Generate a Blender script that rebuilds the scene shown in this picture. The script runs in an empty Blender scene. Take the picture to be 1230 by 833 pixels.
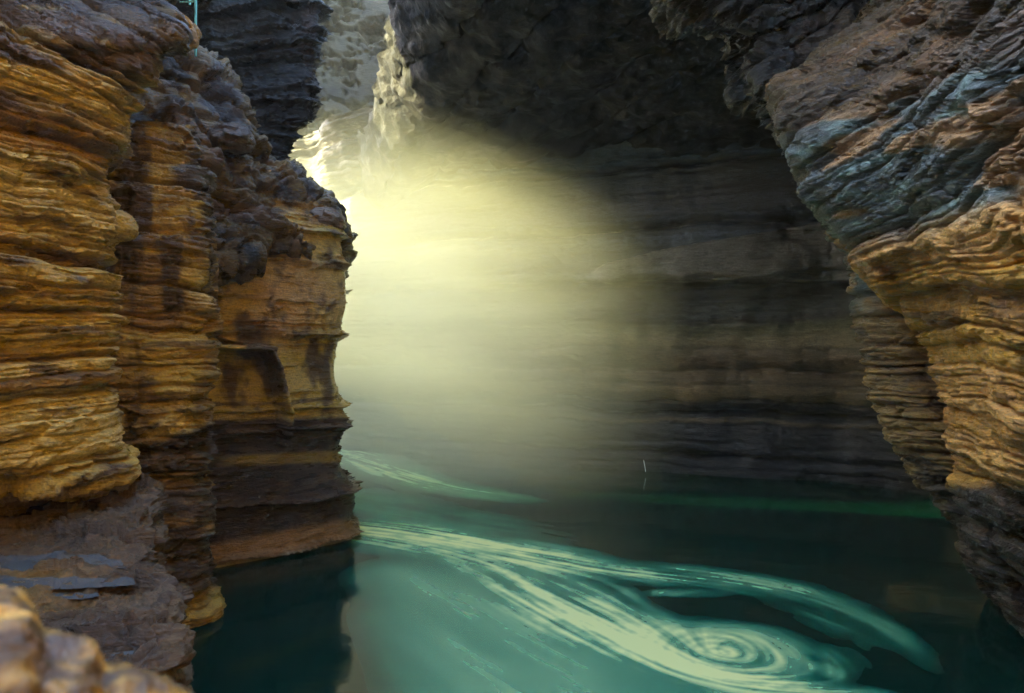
import bpy, math, random
import numpy as np

sc = bpy.context.scene
# ------------------------------------------------------------------ camera, sky, sun, exposure
CAMZ = 5.8
cam_d = bpy.data.cameras.new("camera")
cam = bpy.data.objects.new("camera", cam_d)
sc.collection.objects.link(cam)
cam.location = (0, 0, CAMZ)
cam.rotation_euler = (math.radians(90), 0, 0)
cam_d.sensor_width = 36
cam_d.lens = 800 / 1230 * 36
cam_d.clip_start = 0.05
cam_d.clip_end = 2000
cam_d.dof.use_dof = True
cam_d.dof.focus_distance = 16
cam_d.dof.aperture_fstop = 1.9
sc.camera = cam

SUN_DIR = np.array([0.90, -0.15, -0.43]); SUN_DIR /= np.linalg.norm(SUN_DIR)   # the way the light travels
sun_d = bpy.data.lights.new("sun", 'SUN')
sun = bpy.data.objects.new("sun", sun_d)
sc.collection.objects.link(sun)
from mathutils import Vector
sun.rotation_euler = Vector(SUN_DIR).to_track_quat('-Z', 'Y').to_euler()
sun.location = (-30, 20, 60)
sun_d.energy = 2.3
sun_d.angle = math.radians(0.6)
sun_d.color = (1.0, 0.88, 0.38)

w = bpy.data.worlds.new("World"); sc.world = w; w.use_nodes = True
nt = w.node_tree
for n in list(nt.nodes): nt.nodes.remove(n)
sky = nt.nodes.new('ShaderNodeTexSky'); sky.sky_type = 'NISHITA'; sky.sun_disc = False
sky.sun_elevation = math.asin(-SUN_DIR[2])
sky.sun_rotation = math.atan2(-SUN_DIR[0], -SUN_DIR[1])
sky.air_density = 1.0; sky.dust_density = 1.5; sky.ozone_density = 1.0
bg = nt.nodes.new('ShaderNodeBackground'); bg.inputs['Strength'].default_value = 0.15
out = nt.nodes.new('ShaderNodeOutputWorld')
nt.links.new(sky.outputs[0], bg.inputs[0]); nt.links.new(bg.outputs[0], out.inputs[0])

sc.view_settings.view_transform = 'Standard'
sc.view_settings.look = 'None'
sc.view_settings.exposure = 4.3
sc.view_settings.gamma = 1
sc.render.engine = 'CYCLES'
sc.cycles.use_denoising = True
sc.cycles.max_bounces = 7
sc.cycles.diffuse_bounces = 4
sc.cycles.glossy_bounces = 3
sc.cycles.transmission_bounces = 3
sc.cycles.transparent_max_bounces = 12
sc.cycles.volume_bounces = 2
sc.cycles.sample_clamp_indirect = 4.0
sc.cycles.use_light_tree = True

# ------------------------------------------------------------------ numpy noise
F = np.float32
_r = np.random.RandomState(7)
PERM = np.tile(_r.permutation(256), 3).astype(np.int32)
GR = _r.normal(size=(256, 3)).astype(F); GR /= np.linalg.norm(GR, axis=1)[:, None]

def noise(p, seed=0):
    """gradient noise, p (...,3) -> about -1..1"""
    p = np.asarray(p, F) + F(seed * 17.31)
    i = np.floor(p).astype(np.int32); f = p - i
    i &= 255
    u = f * f * f * (f * (f * 6 - 15) + 10)
    def g(dx, dy, dz):
        h = PERM[PERM[PERM[(i[..., 0] + dx) & 255] + ((i[..., 1] + dy) & 255)] + ((i[..., 2] + dz) & 255)]
        v = GR[h]
        return v[..., 0] * (f[..., 0] - dx) + v[..., 1] * (f[..., 1] - dy) + v[..., 2] * (f[..., 2] - dz)
    x0 = g(0, 0, 0) * (1 - u[..., 0]) + g(1, 0, 0) * u[..., 0]
    x1 = g(0, 1, 0) * (1 - u[..., 0]) + g(1, 1, 0) * u[..., 0]
    y0 = x0 * (1 - u[..., 1]) + x1 * u[..., 1]
    x0 = g(0, 0, 1) * (1 - u[..., 0]) + g(1, 0, 1) * u[..., 0]
    x1 = g(0, 1, 1) * (1 - u[..., 0]) + g(1, 1, 1) * u[..., 0]
    y1 = x0 * (1 - u[..., 1]) + x1 * u[..., 1]
    return (y0 * (1 - u[..., 2]) + y1 * u[..., 2]) * F(1.6)

def fbm(p, octaves=4, seed=0, ridged=False, gain=0.5):
    a, s, t = 1.0, 0.0, 0.0
    p = np.asarray(p, F)
    for k in range(octaves):
        n = noise(p * F(2.03 ** k), seed + k)
        if ridged: n = 1 - 2 * np.abs(n)
        s = s + a * n; t += a; a *= gain
    return s / t

_rc = np.random.RandomState(11)
CJ = _rc.uniform(0.15, 0.85, size=(256, 3)).astype(F); CV = _rc.uniform(-1, 1, size=(256, 4)).astype(F)

def facets(p, seed=0, tilt=0.9):
    """broken-rock facets: every jittered cell is a tilted flat chip with its own height (about -1..1); also the gap between chips"""
    shp = p.shape[:-1]; p = (np.asarray(p, F) + F(seed * 9.13)).reshape(-1, 3)
    b = np.floor(p).astype(np.int32); f = p - b; b &= 255
    d1 = np.full(len(p), 9, F); d2 = d1.copy(); v = np.zeros(len(p), F)
    for ox in (-1, 0, 1):
        px_ = PERM[(b[:, 0] + ox) & 255]
        for oy in (-1, 0, 1):
            pp = PERM[px_ + ((b[:, 1] + oy) & 255)]
            for oz in (-1, 0, 1):
                h = PERM[pp + ((b[:, 2] + oz) & 255)]
                r = CJ[h]; e0 = f[:, 0] - ox - r[:, 0]; e1 = f[:, 1] - oy - r[:, 1]; e2 = f[:, 2] - oz - r[:, 2]
                d = e0 * e0 + e1 * e1 + e2 * e2
                k = d < d1
                d2 = np.where(k, d1, np.minimum(d2, d)); d1 = np.where(k, d, d1)
                c = CV[h]
                v = np.where(k, 0.6 * c[:, 3] + tilt * (c[:, 0] * e0 + c[:, 1] * e1 + c[:, 2] * e2), v)
    gap = np.sqrt(d2) - np.sqrt(d1)
    return v.reshape(shp), gap.reshape(shp)

def sm(a, b, x):
    t = np.clip((x - a) / (b - a), 0, 1)
    return t * t * (3 - 2 * t)

def mixc(a, b, t):
    return a * (1 - t[..., None]) + np.asarray(b, F) * t[..., None]

def rnd_table(seed, n=4096):
    return np.random.RandomState(seed).uniform(size=n).astype(F)

def layers(h, lat, P, seed, thick, spread=0.6):
    """bedding: returns protrusion, crevice mask, layer index.  h along the bedding normal, lat along the wall."""
    rs = np.random.RandomState(seed)
    th = thick * np.exp(rs.normal(size=3000) * spread); th = np.clip(th, thick * 0.25, thick * 4)
    b = np.concatenate([[0], np.cumsum(th)]) - th.sum() / 2
    idx = np.clip(np.searchsorted(b, h.ravel()) - 1, 0, len(th) - 1).reshape(h.shape)
    t = ((h - b[idx]) / th[idx]).astype(F)
    prot = rs.uniform(-1, 1, size=3000).astype(F)[idx]
    thin = np.clip(th / thick, 0, 1).astype(F)[idx]
    q = np.stack([lat * F(0.45), idx * F(3.71), np.zeros_like(lat)], -1)
    prot = prot * 0.6 + noise(q, seed) * 0.9
    # joints: every bed is broken into blocks of its own length
    L = (1.2 + 2.5 * rs.uniform(size=3000).astype(F))[idx]
    ph = rs.uniform(size=3000).astype(F)[idx]
    c = lat / L + ph + noise(np.stack([lat * F(0.6), idx * F(1.3), h], -1), seed + 3) * 0.25
    ci = np.floor(c); cf = c - ci
    hsh = np.sin(ci * 127.1 + idx * 311.7 + seed) * 43758.5453; hsh = (hsh - np.floor(hsh)).astype(F)
    prot = prot + (hsh - 0.5) * 0.5
    prot = prot * thin
    d = 2 * t - 1
    prof = 1 - np.abs(d) ** 8
    prof = np.where(d < 0, prof * 0.9, prof) - 0.25 * (1 - t) ** 2
    joint = np.minimum(cf, 1 - cf) * L
    jm = 1 - sm(0.0, 0.05 + 0.1 * thick, joint)
    crev = np.maximum((1 - sm(0, 0.16, t)), (1 - sm(0, 0.10, 1 - t)))
    return prot, prof, crev, jm * (hsh > 0.35), idx

# ------------------------------------------------------------------ surfaces from a net of guide points
FP = 800.0
def W(px, py, d):
    return ((px - 615) / FP * d, d, CAMZ - (py - 416.5) / FP * d)

def resample(A, n, axis, wts):
    t = np.concatenate([[0], np.cumsum(wts)]); t /= t[-1]
    x = np.linspace(0, 1, n)
    i = np.clip(np.searchsorted(t, x) - 1, 0, len(wts) - 1)
    f = (x - t[i]) / (t[i + 1] - t[i])
    A = np.moveaxis(A, axis, 0)
    B = A[i] * (1 - f)[:, None, None] + A[i + 1] * f[:, None, None]
    return np.moveaxis(B, 0, axis)

def blur(A, s, axis):
    if s < 0.5: return A
    r = int(3 * s); k = np.exp(-0.5 * (np.arange(-r, r + 1) / s) ** 2); k /= k.sum()
    A = np.moveaxis(A, axis, 0); n = A.shape[0]
    # extend linearly so that edges stay put
    lo = 2 * A[:1] - A[1:r + 1][::-1]; hi = 2 * A[-1:] - A[-r - 1:-1][::-1]
    E = np.concatenate([lo, A, hi], 0)
    B = sum(k[j] * E[j:j + n] for j in range(2 * r + 1))
    return np.moveaxis(B, 0, axis)

def net(rows, step=1.3, sblur=9, maxn=900, ppx=1.0):
    """rows of (px,py,depth) guide points -> dense smooth grid of world points"""
    G = np.array(rows, float)                                   # R,C,3
    def wt(a, axis):
        d = np.diff(a, axis=axis)
        L = np.sqrt(d[..., 0] ** 2 + d[..., 1] ** 2 + (12 * d[..., 2]) ** 2)
        return L.mean(axis=1 - axis)
    wr, wc = wt(G, 0), wt(G, 1)
    nv = int(min(maxn, wr.sum() * 0.8325 / step)); nu = int(min(maxn, wc.sum() * 0.8325 / step))
    Wd = np.stack(W(G[..., 0], G[..., 1], G[..., 2]), -1)
    A = resample(resample(Wd, nv, 0, wr), nu, 1, wc)
    A = blur(blur(A, sblur / step, 0), sblur / step, 1)
    return A.astype(F)

def proj(A):
    return 615 + A[..., 0] / A[..., 1] * FP, 416.5 - (A[..., 2] - CAMZ) / A[..., 1] * FP

def normals(A, flip=False):
    du = np.gradient(A, axis=1); dv = np.gradient(A, axis=0)
    n = np.cross(du, dv); n /= np.linalg.norm(n, axis=-1, keepdims=True) + 1e-9
    c = np.array([0, 0, CAMZ]) - A
    if np.median((n * c).sum(-1)) < 0: n = -n
    return n

def lateral(A):
    d = np.linalg.norm(np.diff(A[..., :2], axis=1), axis=-1).mean(axis=0)
    l = np.concatenate([[0], np.cumsum(d)])
    return np.broadcast_to(l[None, :], A.shape[:2]).astype(F)

# ------------------------------------------------------------------ materials
def rock_mat(name, rough=0.5, spec=0.5, bump=0.35, stretch=5.0, coat=0.0, vscale=1.0):
    m = bpy.data.materials.new(name); m.use_nodes = True
    t = m.node_tree; N = t.nodes; Lk = t.links
    b = N['Principled BSDF']
    at = N.new('ShaderNodeAttribute'); at.attribute_name = 'albedo'
    geo = N.new('ShaderNodeNewGeometry')
    mp = N.new('ShaderNodeMapping'); mp.inputs['Scale'].default_value = (1, 1, stretch)
    Lk.new(geo.outputs['Position'], mp.inputs[0])
    n1 = N.new('ShaderNodeTexNoise'); n1.inputs['Scale'].default_value = 5 * vscale; n1.inputs['Detail'].default_value = 9; n1.inputs['Roughness'].default_value = 0.68
    Lk.new(mp.outputs[0], n1.inputs['Vector'])
    n2 = N.new('ShaderNodeTexNoise'); n2.inputs['Scale'].default_value = 26 * vscale; n2.inputs['Detail'].default_value = 5
    Lk.new(geo.outputs['Position'], n2.inputs['Vector'])
    # grain: dark pits and pale flecks on the albedo
    r1 = N.new('ShaderNodeMapRange'); r1.inputs['From Min'].default_value = 0.3; r1.inputs['From Max'].default_value = 0.7
    r1.inputs['To Min'].default_value = 0.55; r1.inputs['To Max'].default_value = 1.35
    Lk.new(n1.outputs['Fac'], r1.inputs[0])
    r2 = N.new('ShaderNodeMapRange'); r2.inputs['From Min'].default_value = 0.3; r2.inputs['From Max'].default_value = 0.7
    r2.inputs['To Min'].default_value = 0.75; r2.inputs['To Max'].default_value = 1.25
    Lk.new(n2.outputs['Fac'], r2.inputs[0])
    mu = N.new('ShaderNodeMath'); mu.operation = 'MULTIPLY'
    Lk.new(r1.outputs[0], mu.inputs[0]); Lk.new(r2.outputs[0], mu.inputs[1])
    vm = N.new('ShaderNodeVectorMath'); vm.operation = 'SCALE'
    Lk.new(at.outputs['Color'], vm.inputs[0]); Lk.new(mu.outputs[0], vm.inputs['Scale'])
    Lk.new(vm.outputs[0], b.inputs['Base Color'])
    # wetness varies from bed to bed
    rr = N.new('ShaderNodeMapRange'); rr.inputs['From Min'].default_value = 0.35; rr.inputs['From Max'].default_value = 0.65
    rr.inputs['To Min'].default_value = max(0.12, rough - 0.25); rr.inputs['To Max'].default_value = min(1, rough + 0.2)
    n3 = N.new('ShaderNodeTexNoise'); n3.inputs['Scale'].default_value = 1.7 * vscale; n3.inputs['Detail'].default_value = 4
    Lk.new(mp.outputs[0], n3.inputs['Vector']); Lk.new(n3.outputs['Fac'], rr.inputs[0]); Lk.new(rr.outputs[0], b.inputs['Roughness'])
    b.inputs['Specular IOR Level'].default_value = spec
    ad = N.new('ShaderNodeMath'); ad.operation = 'MULTIPLY_ADD'; ad.inputs[1].default_value = 0.35
    Lk.new(n2.outputs['Fac'], ad.inputs[0]); Lk.new(n1.outputs['Fac'], ad.inputs[2])
    bp = N.new('ShaderNodeBump'); bp.inputs['Strength'].default_value = bump; bp.inputs['Distance'].default_value = 0.12 / vscale
    Lk.new(ad.outputs[0], bp.inputs['Height']); Lk.new(bp.outputs[0], b.inputs['Normal'])
    return m

M_GOLD = rock_mat('golden sandstone', 0.36, 0.75, 0.85)
M_DARK = rock_mat('wet dark rock', 0.36, 0.75, 0.9)
M_BLACK = rock_mat('black rock', 0.4, 0.25, 0.6)
M_FAR = rock_mat('cave wall rock', 0.55, 0.2, 0.5, vscale=0.6)
M_ROOF = rock_mat('dry roof rock', 0.75, 0.1, 0.6, stretch=2, vscale=0.6)
M_NEAR = rock_mat('near boulder rock', 0.45, 0.5, 0.4, stretch=1, vscale=5)

# ------------------------------------------------------------------ objects
def tag(o, label=None, cat=None, group=None, kind=None):
    if label: o['label'] = label
    if cat: o['category'] = cat
    if group: o['group'] = group
    if kind: o['kind'] = kind
    return o

def link(o, parent=None):
    sc.collection.objects.link(o)
    if parent: o.parent = parent
    return o

def empty(name, loc):
    o = bpy.data.objects.new(name, None); o.location = [float(v) for v in loc]; o.empty_display_size = 0.2
    return link(o)

def mesh_from(name, co, quads, mat, col=None, parent=None, origin=(0, 0, 0), smooth=True):
    me = bpy.data.meshes.new(name)
    co = np.asarray(co, F) - np.asarray(origin, F)
    me.vertices.add(len(co)); me.vertices.foreach_set('co', co.ravel())
    nq, k = quads.shape
    me.loops.add(nq * k); me.loops.foreach_set('vertex_index', quads.astype(np.int32).ravel())
    me.polygons.add(nq)
    me.polygons.foreach_set('loop_start', np.arange(0, nq * k, k, dtype=np.int32))
    me.polygons.foreach_set('use_smooth', np.full(nq, smooth))
    me.update(calc_edges=True)
    if col is not None:
        a = me.color_attributes.new('albedo', 'FLOAT_COLOR', 'POINT')
        c4 = np.ones((len(co), 4), F); c4[:, :3] = np.clip(col, 0.004, 0.85)
        a.data.foreach_set('color', c4.ravel())
    if mat: me.materials.append(mat)
    o = bpy.data.objects.new(name, me)
    link(o, parent)
    if parent is None: o.location = [float(v) for v in origin]
    return o

def grid_quads(nv, nu):
    i = np.arange(nv * nu).reshape(nv, nu)
    return np.stack([i[:-1, :-1], i[:-1, 1:], i[1:, 1:], i[1:, :-1]], -1).reshape(-1, 4)

def build_banded(thing_name, A, col, mat, band, label, cat, group=None, part='rock_layer'):
    """one rock mass: an Empty at its foot, one mesh for each thick bed"""
    nv, nu = A.shape[:2]
    org = A.reshape(-1, 3).mean(0); org = np.array([org[0], org[1], A[..., 2].min()])
    q = grid_quads(nv, nu)
    co = A.reshape(-1, 3); cc = col.reshape(-1, 3)
    bq = band.reshape(-1)[q].min(1)
    vals = [v for v in np.unique(bq) if (bq == v).sum() > 12]
    bq = np.where(np.isin(bq, vals), bq, vals[0])
    if len(vals) == 1:
        o = mesh_from(thing_name, co, q, mat, cc, None, org); tag(o, label, cat, group); return o
    root = empty(thing_name, org); tag(root, label, cat, group)
    for v in sorted(vals, reverse=True):
        s = q[bq == v]; u, inv = np.unique(s, return_inverse=True)
        mesh_from(part, co[u], inv.reshape(-1, 4), mat, cc[u], root, org)
    return root

# albedos (linear)
GOLD = np.array([0.56, 0.39, 0.06], F); PALE = np.array([0.68, 0.53, 0.17], F); OCHRE = np.array([0.36, 0.205, 0.025], F)
ORANGE = np.array([0.55, 0.27, 0.07], F); BROWN = np.array([0.085, 0.048, 0.018], F); UMBER = np.array([0.09, 0.055, 0.028], F)
BLACK = np.array([0.018, 0.017, 0.017], F); SLATE = np.array([0.11, 0.145, 0.145], F); TEAL = np.array([0.16, 0.25, 0.22], F)
RUST = np.array([0.12, 0.075, 0.022], F); TAUPE = np.array([0.15, 0.092, 0.038], F)

def golden(A, px, py, lat, idx2, crev, seed):
    """colour of the golden beds"""
    P = A.astype(F)
    r = rnd_table(seed)[idx2 % 4096]
    n = fbm(P * F(0.55) * np.array([1, 1, 3], F), 4, seed) * 0.5 + 0.5
    c = mixc(np.broadcast_to(GOLD, P.shape), OCHRE, sm(0.45, 0.85, r * 0.5 + n * 0.6))
    seam = rnd_table(seed + 5)[(np.floor(A[..., 2] * 9 + 1.3 * fbm(P * np.array([.5, .5, 1], F), 3, seed + 6)).astype(int)) % 4096]
    c = mixc(c, BROWN, (seam > 0.80) * 0.75 * sm(-0.25, 0.15, noise(P * F(0.7), seed + 8)))
    c = mixc(c, PALE, sm(0.4, 0.8, rnd_table(seed + 1)[idx2 % 4096]) * (0.9 if seed == 21 else 0.6))
    return c

def strata(A, seed, amp=1.0, tilt=(0, 0), coarse=0.9, mid=0.28, fine=0.08, warp=0.25, nz=0.35, rough=0.12, hh=None, bulge=0.35, chip=0.10, chs=1.3, jf=1.0, pf=1.0, dmax=0.75):
    N = normals(A); Nn = N.copy(); Nn[..., 2] *= nz; Nn /= np.linalg.norm(Nn, axis=-1, keepdims=True) + 1e-9
    lat = lateral(A)
    P = A.astype(F)
    h = P[..., 2] + tilt[0] * P[..., 0] + tilt[1] * P[..., 1] if hh is None else hh
    h = (h + warp * fbm(P * F(0.22), 3, seed + 50) + 0.25 * warp * fbm(P * F(1.1), 2, seed + 60)).astype(F)
    p1, f1, c1, j1, i1 = layers(h, lat, P, seed, coarse, 0.5)
    p2, f2, c2, j2, i2 = layers(h, lat, P, seed + 1, mid, 0.6)
    p3, f3, c3, j3, i3 = layers(h, lat, P, seed + 2, fine, 0.5)
    big = fbm(P * F(0.35), 3, seed + 5)
    r = fbm(P * np.array([2.2, 2.2, 4.0], F), 5, seed + 9)
    rd = fbm(P * np.array([0.9, 0.9, 1.8], F), 4, seed + 19, ridged=True)
    mask = sm(-0.3, 0.4, noise(P * np.array([0.5, 0.5, 1.2], F), seed + 30))   # beds fade in and out
    d = bulge * big + pf * 0.22 * coarse * p1 + 0.12 * coarse * f1 - 0.13 * coarse * (c1 + 0.6 * jf * j1)
    d = d + (0.45 + 0.55 * mask) * (pf * 0.36 * mid * p2 + 0.22 * mid * f2 - 0.30 * mid * (c2 + 0.5 * jf * j2))
    d = d + (0.25 + 0.75 * (1 - mask)) * (pf * 0.9 * fine * p3 + 0.45 * fine * f3 - 0.6 * fine * c3)
    d = d + rough * (r * 0.7 + rd * 0.6)
    pw = P + 0.25 * r[..., None]
    f1_, g1_ = facets(pw * np.array([chs, chs, chs * 2.2], F), seed % 7)
    f2_, g2_ = facets(pw * np.array([chs * 3, chs * 3, chs * 7], F), seed % 5)
    chm = 0.35 + 0.65 * sm(-0.2, 0.3, noise(P * F(0.6), seed + 77))
    d = d + chip * chm * (f1_ * 1.3 + 0.5 * f2_ - 0.5 * sm(0.10, 0.0, g1_))
    d = np.clip(d, -1.6, dmax * 0.6); d = np.where(d > dmax * 0.4, dmax * 0.4 + (d - dmax * 0.4) * 0.5, d) if dmax < 0.7 else d
    crev = np.clip(c1 * 0.8 + c2 * 0.8 + 0.4 * j1 + 0.4 * j2, 0, 1)
    return A + Nn * (amp * d)[..., None], lat, h, i1, i2, crev, d, N

def R(*rows): return list(rows)

# ------------------------------------------------------------------ left: golden layered cliff
def make_layered_cliff():
    E = [(-150, 260), (-60, 240), (0, 206), (20, 219), (40, 222), (52, 208), (60, 186), (85, 184), (110, 160), (140, 148), (200, 142), (214, 120),
         (235, 126), (262, 147), (280, 146), (292, 131), (340, 133), (400, 132), (450, 129), (500, 134), (540, 150), (575, 147), (586, 141), (596, 132), (640, 120)]
    rows = []
    for y, e in E:
        b = 0.0 if y < 586 else (1.0 if y < 600 else 2.2)
        up = 0.9 * (sm(60, -20, y) if y < 60 else 0)
        dE = 11.2 + b + up * 1.4
        rows.append([(-330, y, 6.4 + b), (-160, y, 7.6 + b), (0, y, 9.3 + b + up), (0.55 * e, y, 10.2 + b + up), (e - 9, y, dE - 0.15), (e, y, dE + 0.25),
                     (e - 14, y, dE + 1.6), (e - 90, y, dE + 3.2)])
    A = net(rows, 1.15, 5)
    px, py = proj(A)
    up = sm(200, 60, py)
    # upper folds dive towards the right
    h0 = A[..., 2] + up * (0.55 * (A[..., 0] + 7)) 
    D, lat, h, i1, i2, crev, d, N = strata(A, 11, 1.0, coarse=0.95, mid=0.30, fine=0.085, warp=0.28, rough=0.10, hh=h0, bulge=0.18, chip=0.09, chs=1.2)
    c = golden(D, px, py, lat, i2, crev, 21)
    P = D.astype(F)
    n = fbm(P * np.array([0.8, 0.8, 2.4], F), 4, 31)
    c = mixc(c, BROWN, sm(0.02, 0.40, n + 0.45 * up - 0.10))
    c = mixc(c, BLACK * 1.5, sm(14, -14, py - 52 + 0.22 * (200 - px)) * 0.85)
    c = mixc(c, [0.20, 0.19, 0.19], sm(0.3, 0.5, fbm(P * np.array([0.7, 0.7, 3], F), 3, 77)) * 0.35)
    c = mixc(c, BROWN, np.clip(crev, 0, 1) * 0.35)  # recess shade painted into the albedo along crevices
    band = np.digitize(h, [3.9, 4.8, 5.4, 6.3, 7.3, 8.5, 9.6, 10.6])
    build_banded('layered_cliff', D, c, M_GOLD, band, 'golden layered sandstone cliff with stacked ledges at the far left, nearest the viewer', 'cliff', 'golden cliffs of the left bank')
make_layered_cliff()

# ------------------------------------------------------------------ left: brown wet ledge at its foot
LEDGE = None
PUD = [(50, 672, 80, 7), (62, 697, 66, 5), (82, 713, 22, 3), (172, 735, 17, 5), (150, 784, 18, 4)]
PUDW = []
def make_ledge():
    global LEDGE
    zt = [(584, 187, 12.6, 3.25), (600, 186, 0, 3.2), (622, 176, 0, 3.1), (645, 166, 0, 3.0), (675, 184, 0, 2.95), (700, 199, 0, 2.85), (735, 206, 0, 2.8), (762, 206, 0, 2.7),
          (800, 198, 0, 2.55), (850, 192, 0, 2.3), (920, 160, 0, 1.9), (1020, 100, 0, 1.4)]
    rows = []
    for y, e, d, z in zt:
        d = (CAMZ - z) * FP / (y - 416.5) if d == 0 else d
        yw = 416.5 + (CAMZ + 0.5) / d * FP
        ym = 0.5 * (y + yw)
        rows.append([(-260, y, d), (-100, y, d), (0, y, d), (0.5 * e, y, d), (e - 8, y - 1, d), (e, y + 4, d), (e + 1, y + 0.3 * (ym - y), d), (e - 4, ym, d), (e - 12, yw, d)])
    A = net(rows, 1.2, 4)
    px, py = proj(A)
    N = normals(A)
    P = A.astype(F)
    # terraces: thin beds broken back in steps
    s = A[..., 1] * 0.8 + A[..., 0] * 0.25 + 0.8 * fbm(P * F(0.6), 3, 5)
    p, f, cr, j, idx = layers(s.astype(F), (A[..., 0] * 1.0).astype(F), P, 41, 0.34, 0.5)
    p2, f2, cr2, j2, idx2 = layers((A[..., 2] + 0.1 * fbm(P, 2, 8)).astype(F), lateral(A), P, 42, 0.22, 0.5)
    top = sm(0.3, 0.7, np.abs(N[..., 2]))
    r = fbm(P * F(1.6), 6, 51); rd = fbm(P * F(3.2), 4, 52, ridged=True)
    d = top * (0.10 * p * f - 0.05 * cr) + (1 - top) * (0.13 * p2 + 0.1 * f2 - 0.1 * cr2) + 0.18 * r + 0.10 * rd + 0.17 * facets((P + 0.2 * r[..., None]) * np.array([1.5, 1.5, 5], F), 2)[0]
    D = A + N * d[..., None]
    n = fbm(P * F(1.3), 4, 61) * 0.5 + 0.5
    c = mixc(np.broadcast_to(TAUPE, P.shape) * 1.0, UMBER, sm(0.35, 0.7, n))
    c = mixc(c, [0.27, 0.17, 0.09], sm(0.55, 0.75, fbm(P * F(0.8), 3, 63) * 0.5 + 0.5) * 0.8)
    c = mixc(c, OCHRE, (1 - sm(8, 40, np.abs(py - 712 + 0.1 * px))) * sm(160, 20, px) * 0.6)
    for (x, y, wx, wy) in PUD:
        m = (np.abs(px - x) < wx) & (np.abs(py - y) < wy * 1.5)
        zp = float(np.percentile(D[..., 2][m], 50)); dd = (CAMZ - zp) * FP / (y - 416.5); cx, cy, _ = W(x, y, dd)
        rx = wx / FP * dd; ry = wy / FP * dd * dd / (CAMZ - zp)
        e = np.hypot((D[..., 0] - cx) / rx, (D[..., 1] - cy) / ry) + 0.30 * r * 1.5
        wgt = sm(1.6, 0.9, e); D[..., 2] = D[..., 2] * (1 - wgt) + (zp - 0.06 + 0.05 * rd) * wgt
        PUDW.append(((D[..., 2] < zp - 0.025) & (e < 1.7) & (np.arange(D.shape[1])[None, :] < np.argmax(px[0] > 150)), zp - 0.02))
    o = mesh_from('rock_ledge', D.reshape(-1, 3), grid_quads(*D.shape[:2]), M_DARK, c.reshape(-1, 3) * 0.75, None, (D[..., 0].mean(), D[..., 1].mean(), -0.3))
    tag(o, 'low brown wet rock ledge with thin puddles below the golden cliff', 'ledge')
    LEDGE = (D, px, py, o)
make_ledge()

M_PUD = bpy.data.materials.new('puddle water'); M_PUD.use_nodes = True
_b = M_PUD.node_tree.nodes['Principled BSDF']; _b.inputs['Base Color'].default_value = (0.08, 0.09, 0.095, 1); _b.inputs['Roughness'].default_value = 0.12
_b.inputs['Specular IOR Level'].default_value = 0.8

def make_puddles():
    D, px, py, led = LEDGE
    q = grid_quads(*D.shape[:2])
    for m, z in PUDW:
        k = q[m.reshape(-1)[q].any(1)]
        if len(k) < 20: continue
        u, inv = np.unique(k, return_inverse=True)
        co = D.reshape(-1, 3)[u].copy(); co[:, 2] = z
        mesh_from('puddle', co - np.array(led.location), inv.reshape(-1, 4), M_PUD, None, led)
make_puddles()

# ------------------------------------------------------------------ left: middle buttress
def make_buttress():
    E = [(150, 225), (200, 240), (240, 246), (300, 246), (420, 249), (500, 247), (560, 246), (620, 247), (690, 244), (712, 249), (735, 253), (750, 251), (775, 248), (830, 240)]
    rows = []
    for y, e in E:
        t = 0.9 * sm(320, 180, y)
        rows.append([(60, y, 13.2 + t), (125, y, 13.1 + t), (185, y, 13.6 + t), (e - 8, y, 14.1 + t), (e, y, 14.5 + t), (e - 8, y, 15.8 + t), (e - 60, y, 19 + t)])
    A = net(rows, 1.15, 5)
    px, py = proj(A)
    D, lat, h, i1, i2, crev, d, N = strata(A, 71, 0.9, coarse=1.1, mid=0.34, fine=0.10, warp=0.5, rough=0.15, bulge=0.2, chip=0.2, chs=0.9, pf=0.7)
    P = D.astype(F)
    c = golden(D, px, py, lat, i2, crev, 81)
    n = fbm(P * F(0.75), 4, 91)
    c = mixc(c, OCHRE * 0.7, sm(-0.1, 0.25, n) * 0.8)
    # dark stains running down the face
    st = fbm(P * np.array([1.6, 1.6, 0.35], F), 4, 95)
    c = mixc(c, BROWN * 0.6, sm(0.0, 0.3, st + 0.25 * sm(420, 240, py)) * 0.9)
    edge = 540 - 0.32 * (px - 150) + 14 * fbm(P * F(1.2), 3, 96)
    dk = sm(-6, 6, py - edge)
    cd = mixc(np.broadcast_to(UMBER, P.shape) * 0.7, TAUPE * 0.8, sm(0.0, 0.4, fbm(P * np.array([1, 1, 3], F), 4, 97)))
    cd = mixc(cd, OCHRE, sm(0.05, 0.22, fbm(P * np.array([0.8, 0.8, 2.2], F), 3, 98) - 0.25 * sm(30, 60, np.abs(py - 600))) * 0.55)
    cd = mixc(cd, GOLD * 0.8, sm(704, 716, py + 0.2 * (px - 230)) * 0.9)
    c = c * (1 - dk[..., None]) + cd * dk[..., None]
    c = mixc(c, BROWN, np.clip(crev, 0, 1) * 0.35)  # crevices darkened in the colour to deepen their shade
    band = np.digitize(h, [0.9, 3.2, 4.6, 5.9, 7.6, 9.0])
    build_banded('rock_buttress', D, c, M_GOLD, band, 'stained brown and gold rock buttress between the two golden cliffs, dark at its foot', 'cliff')
make_buttress()

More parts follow.
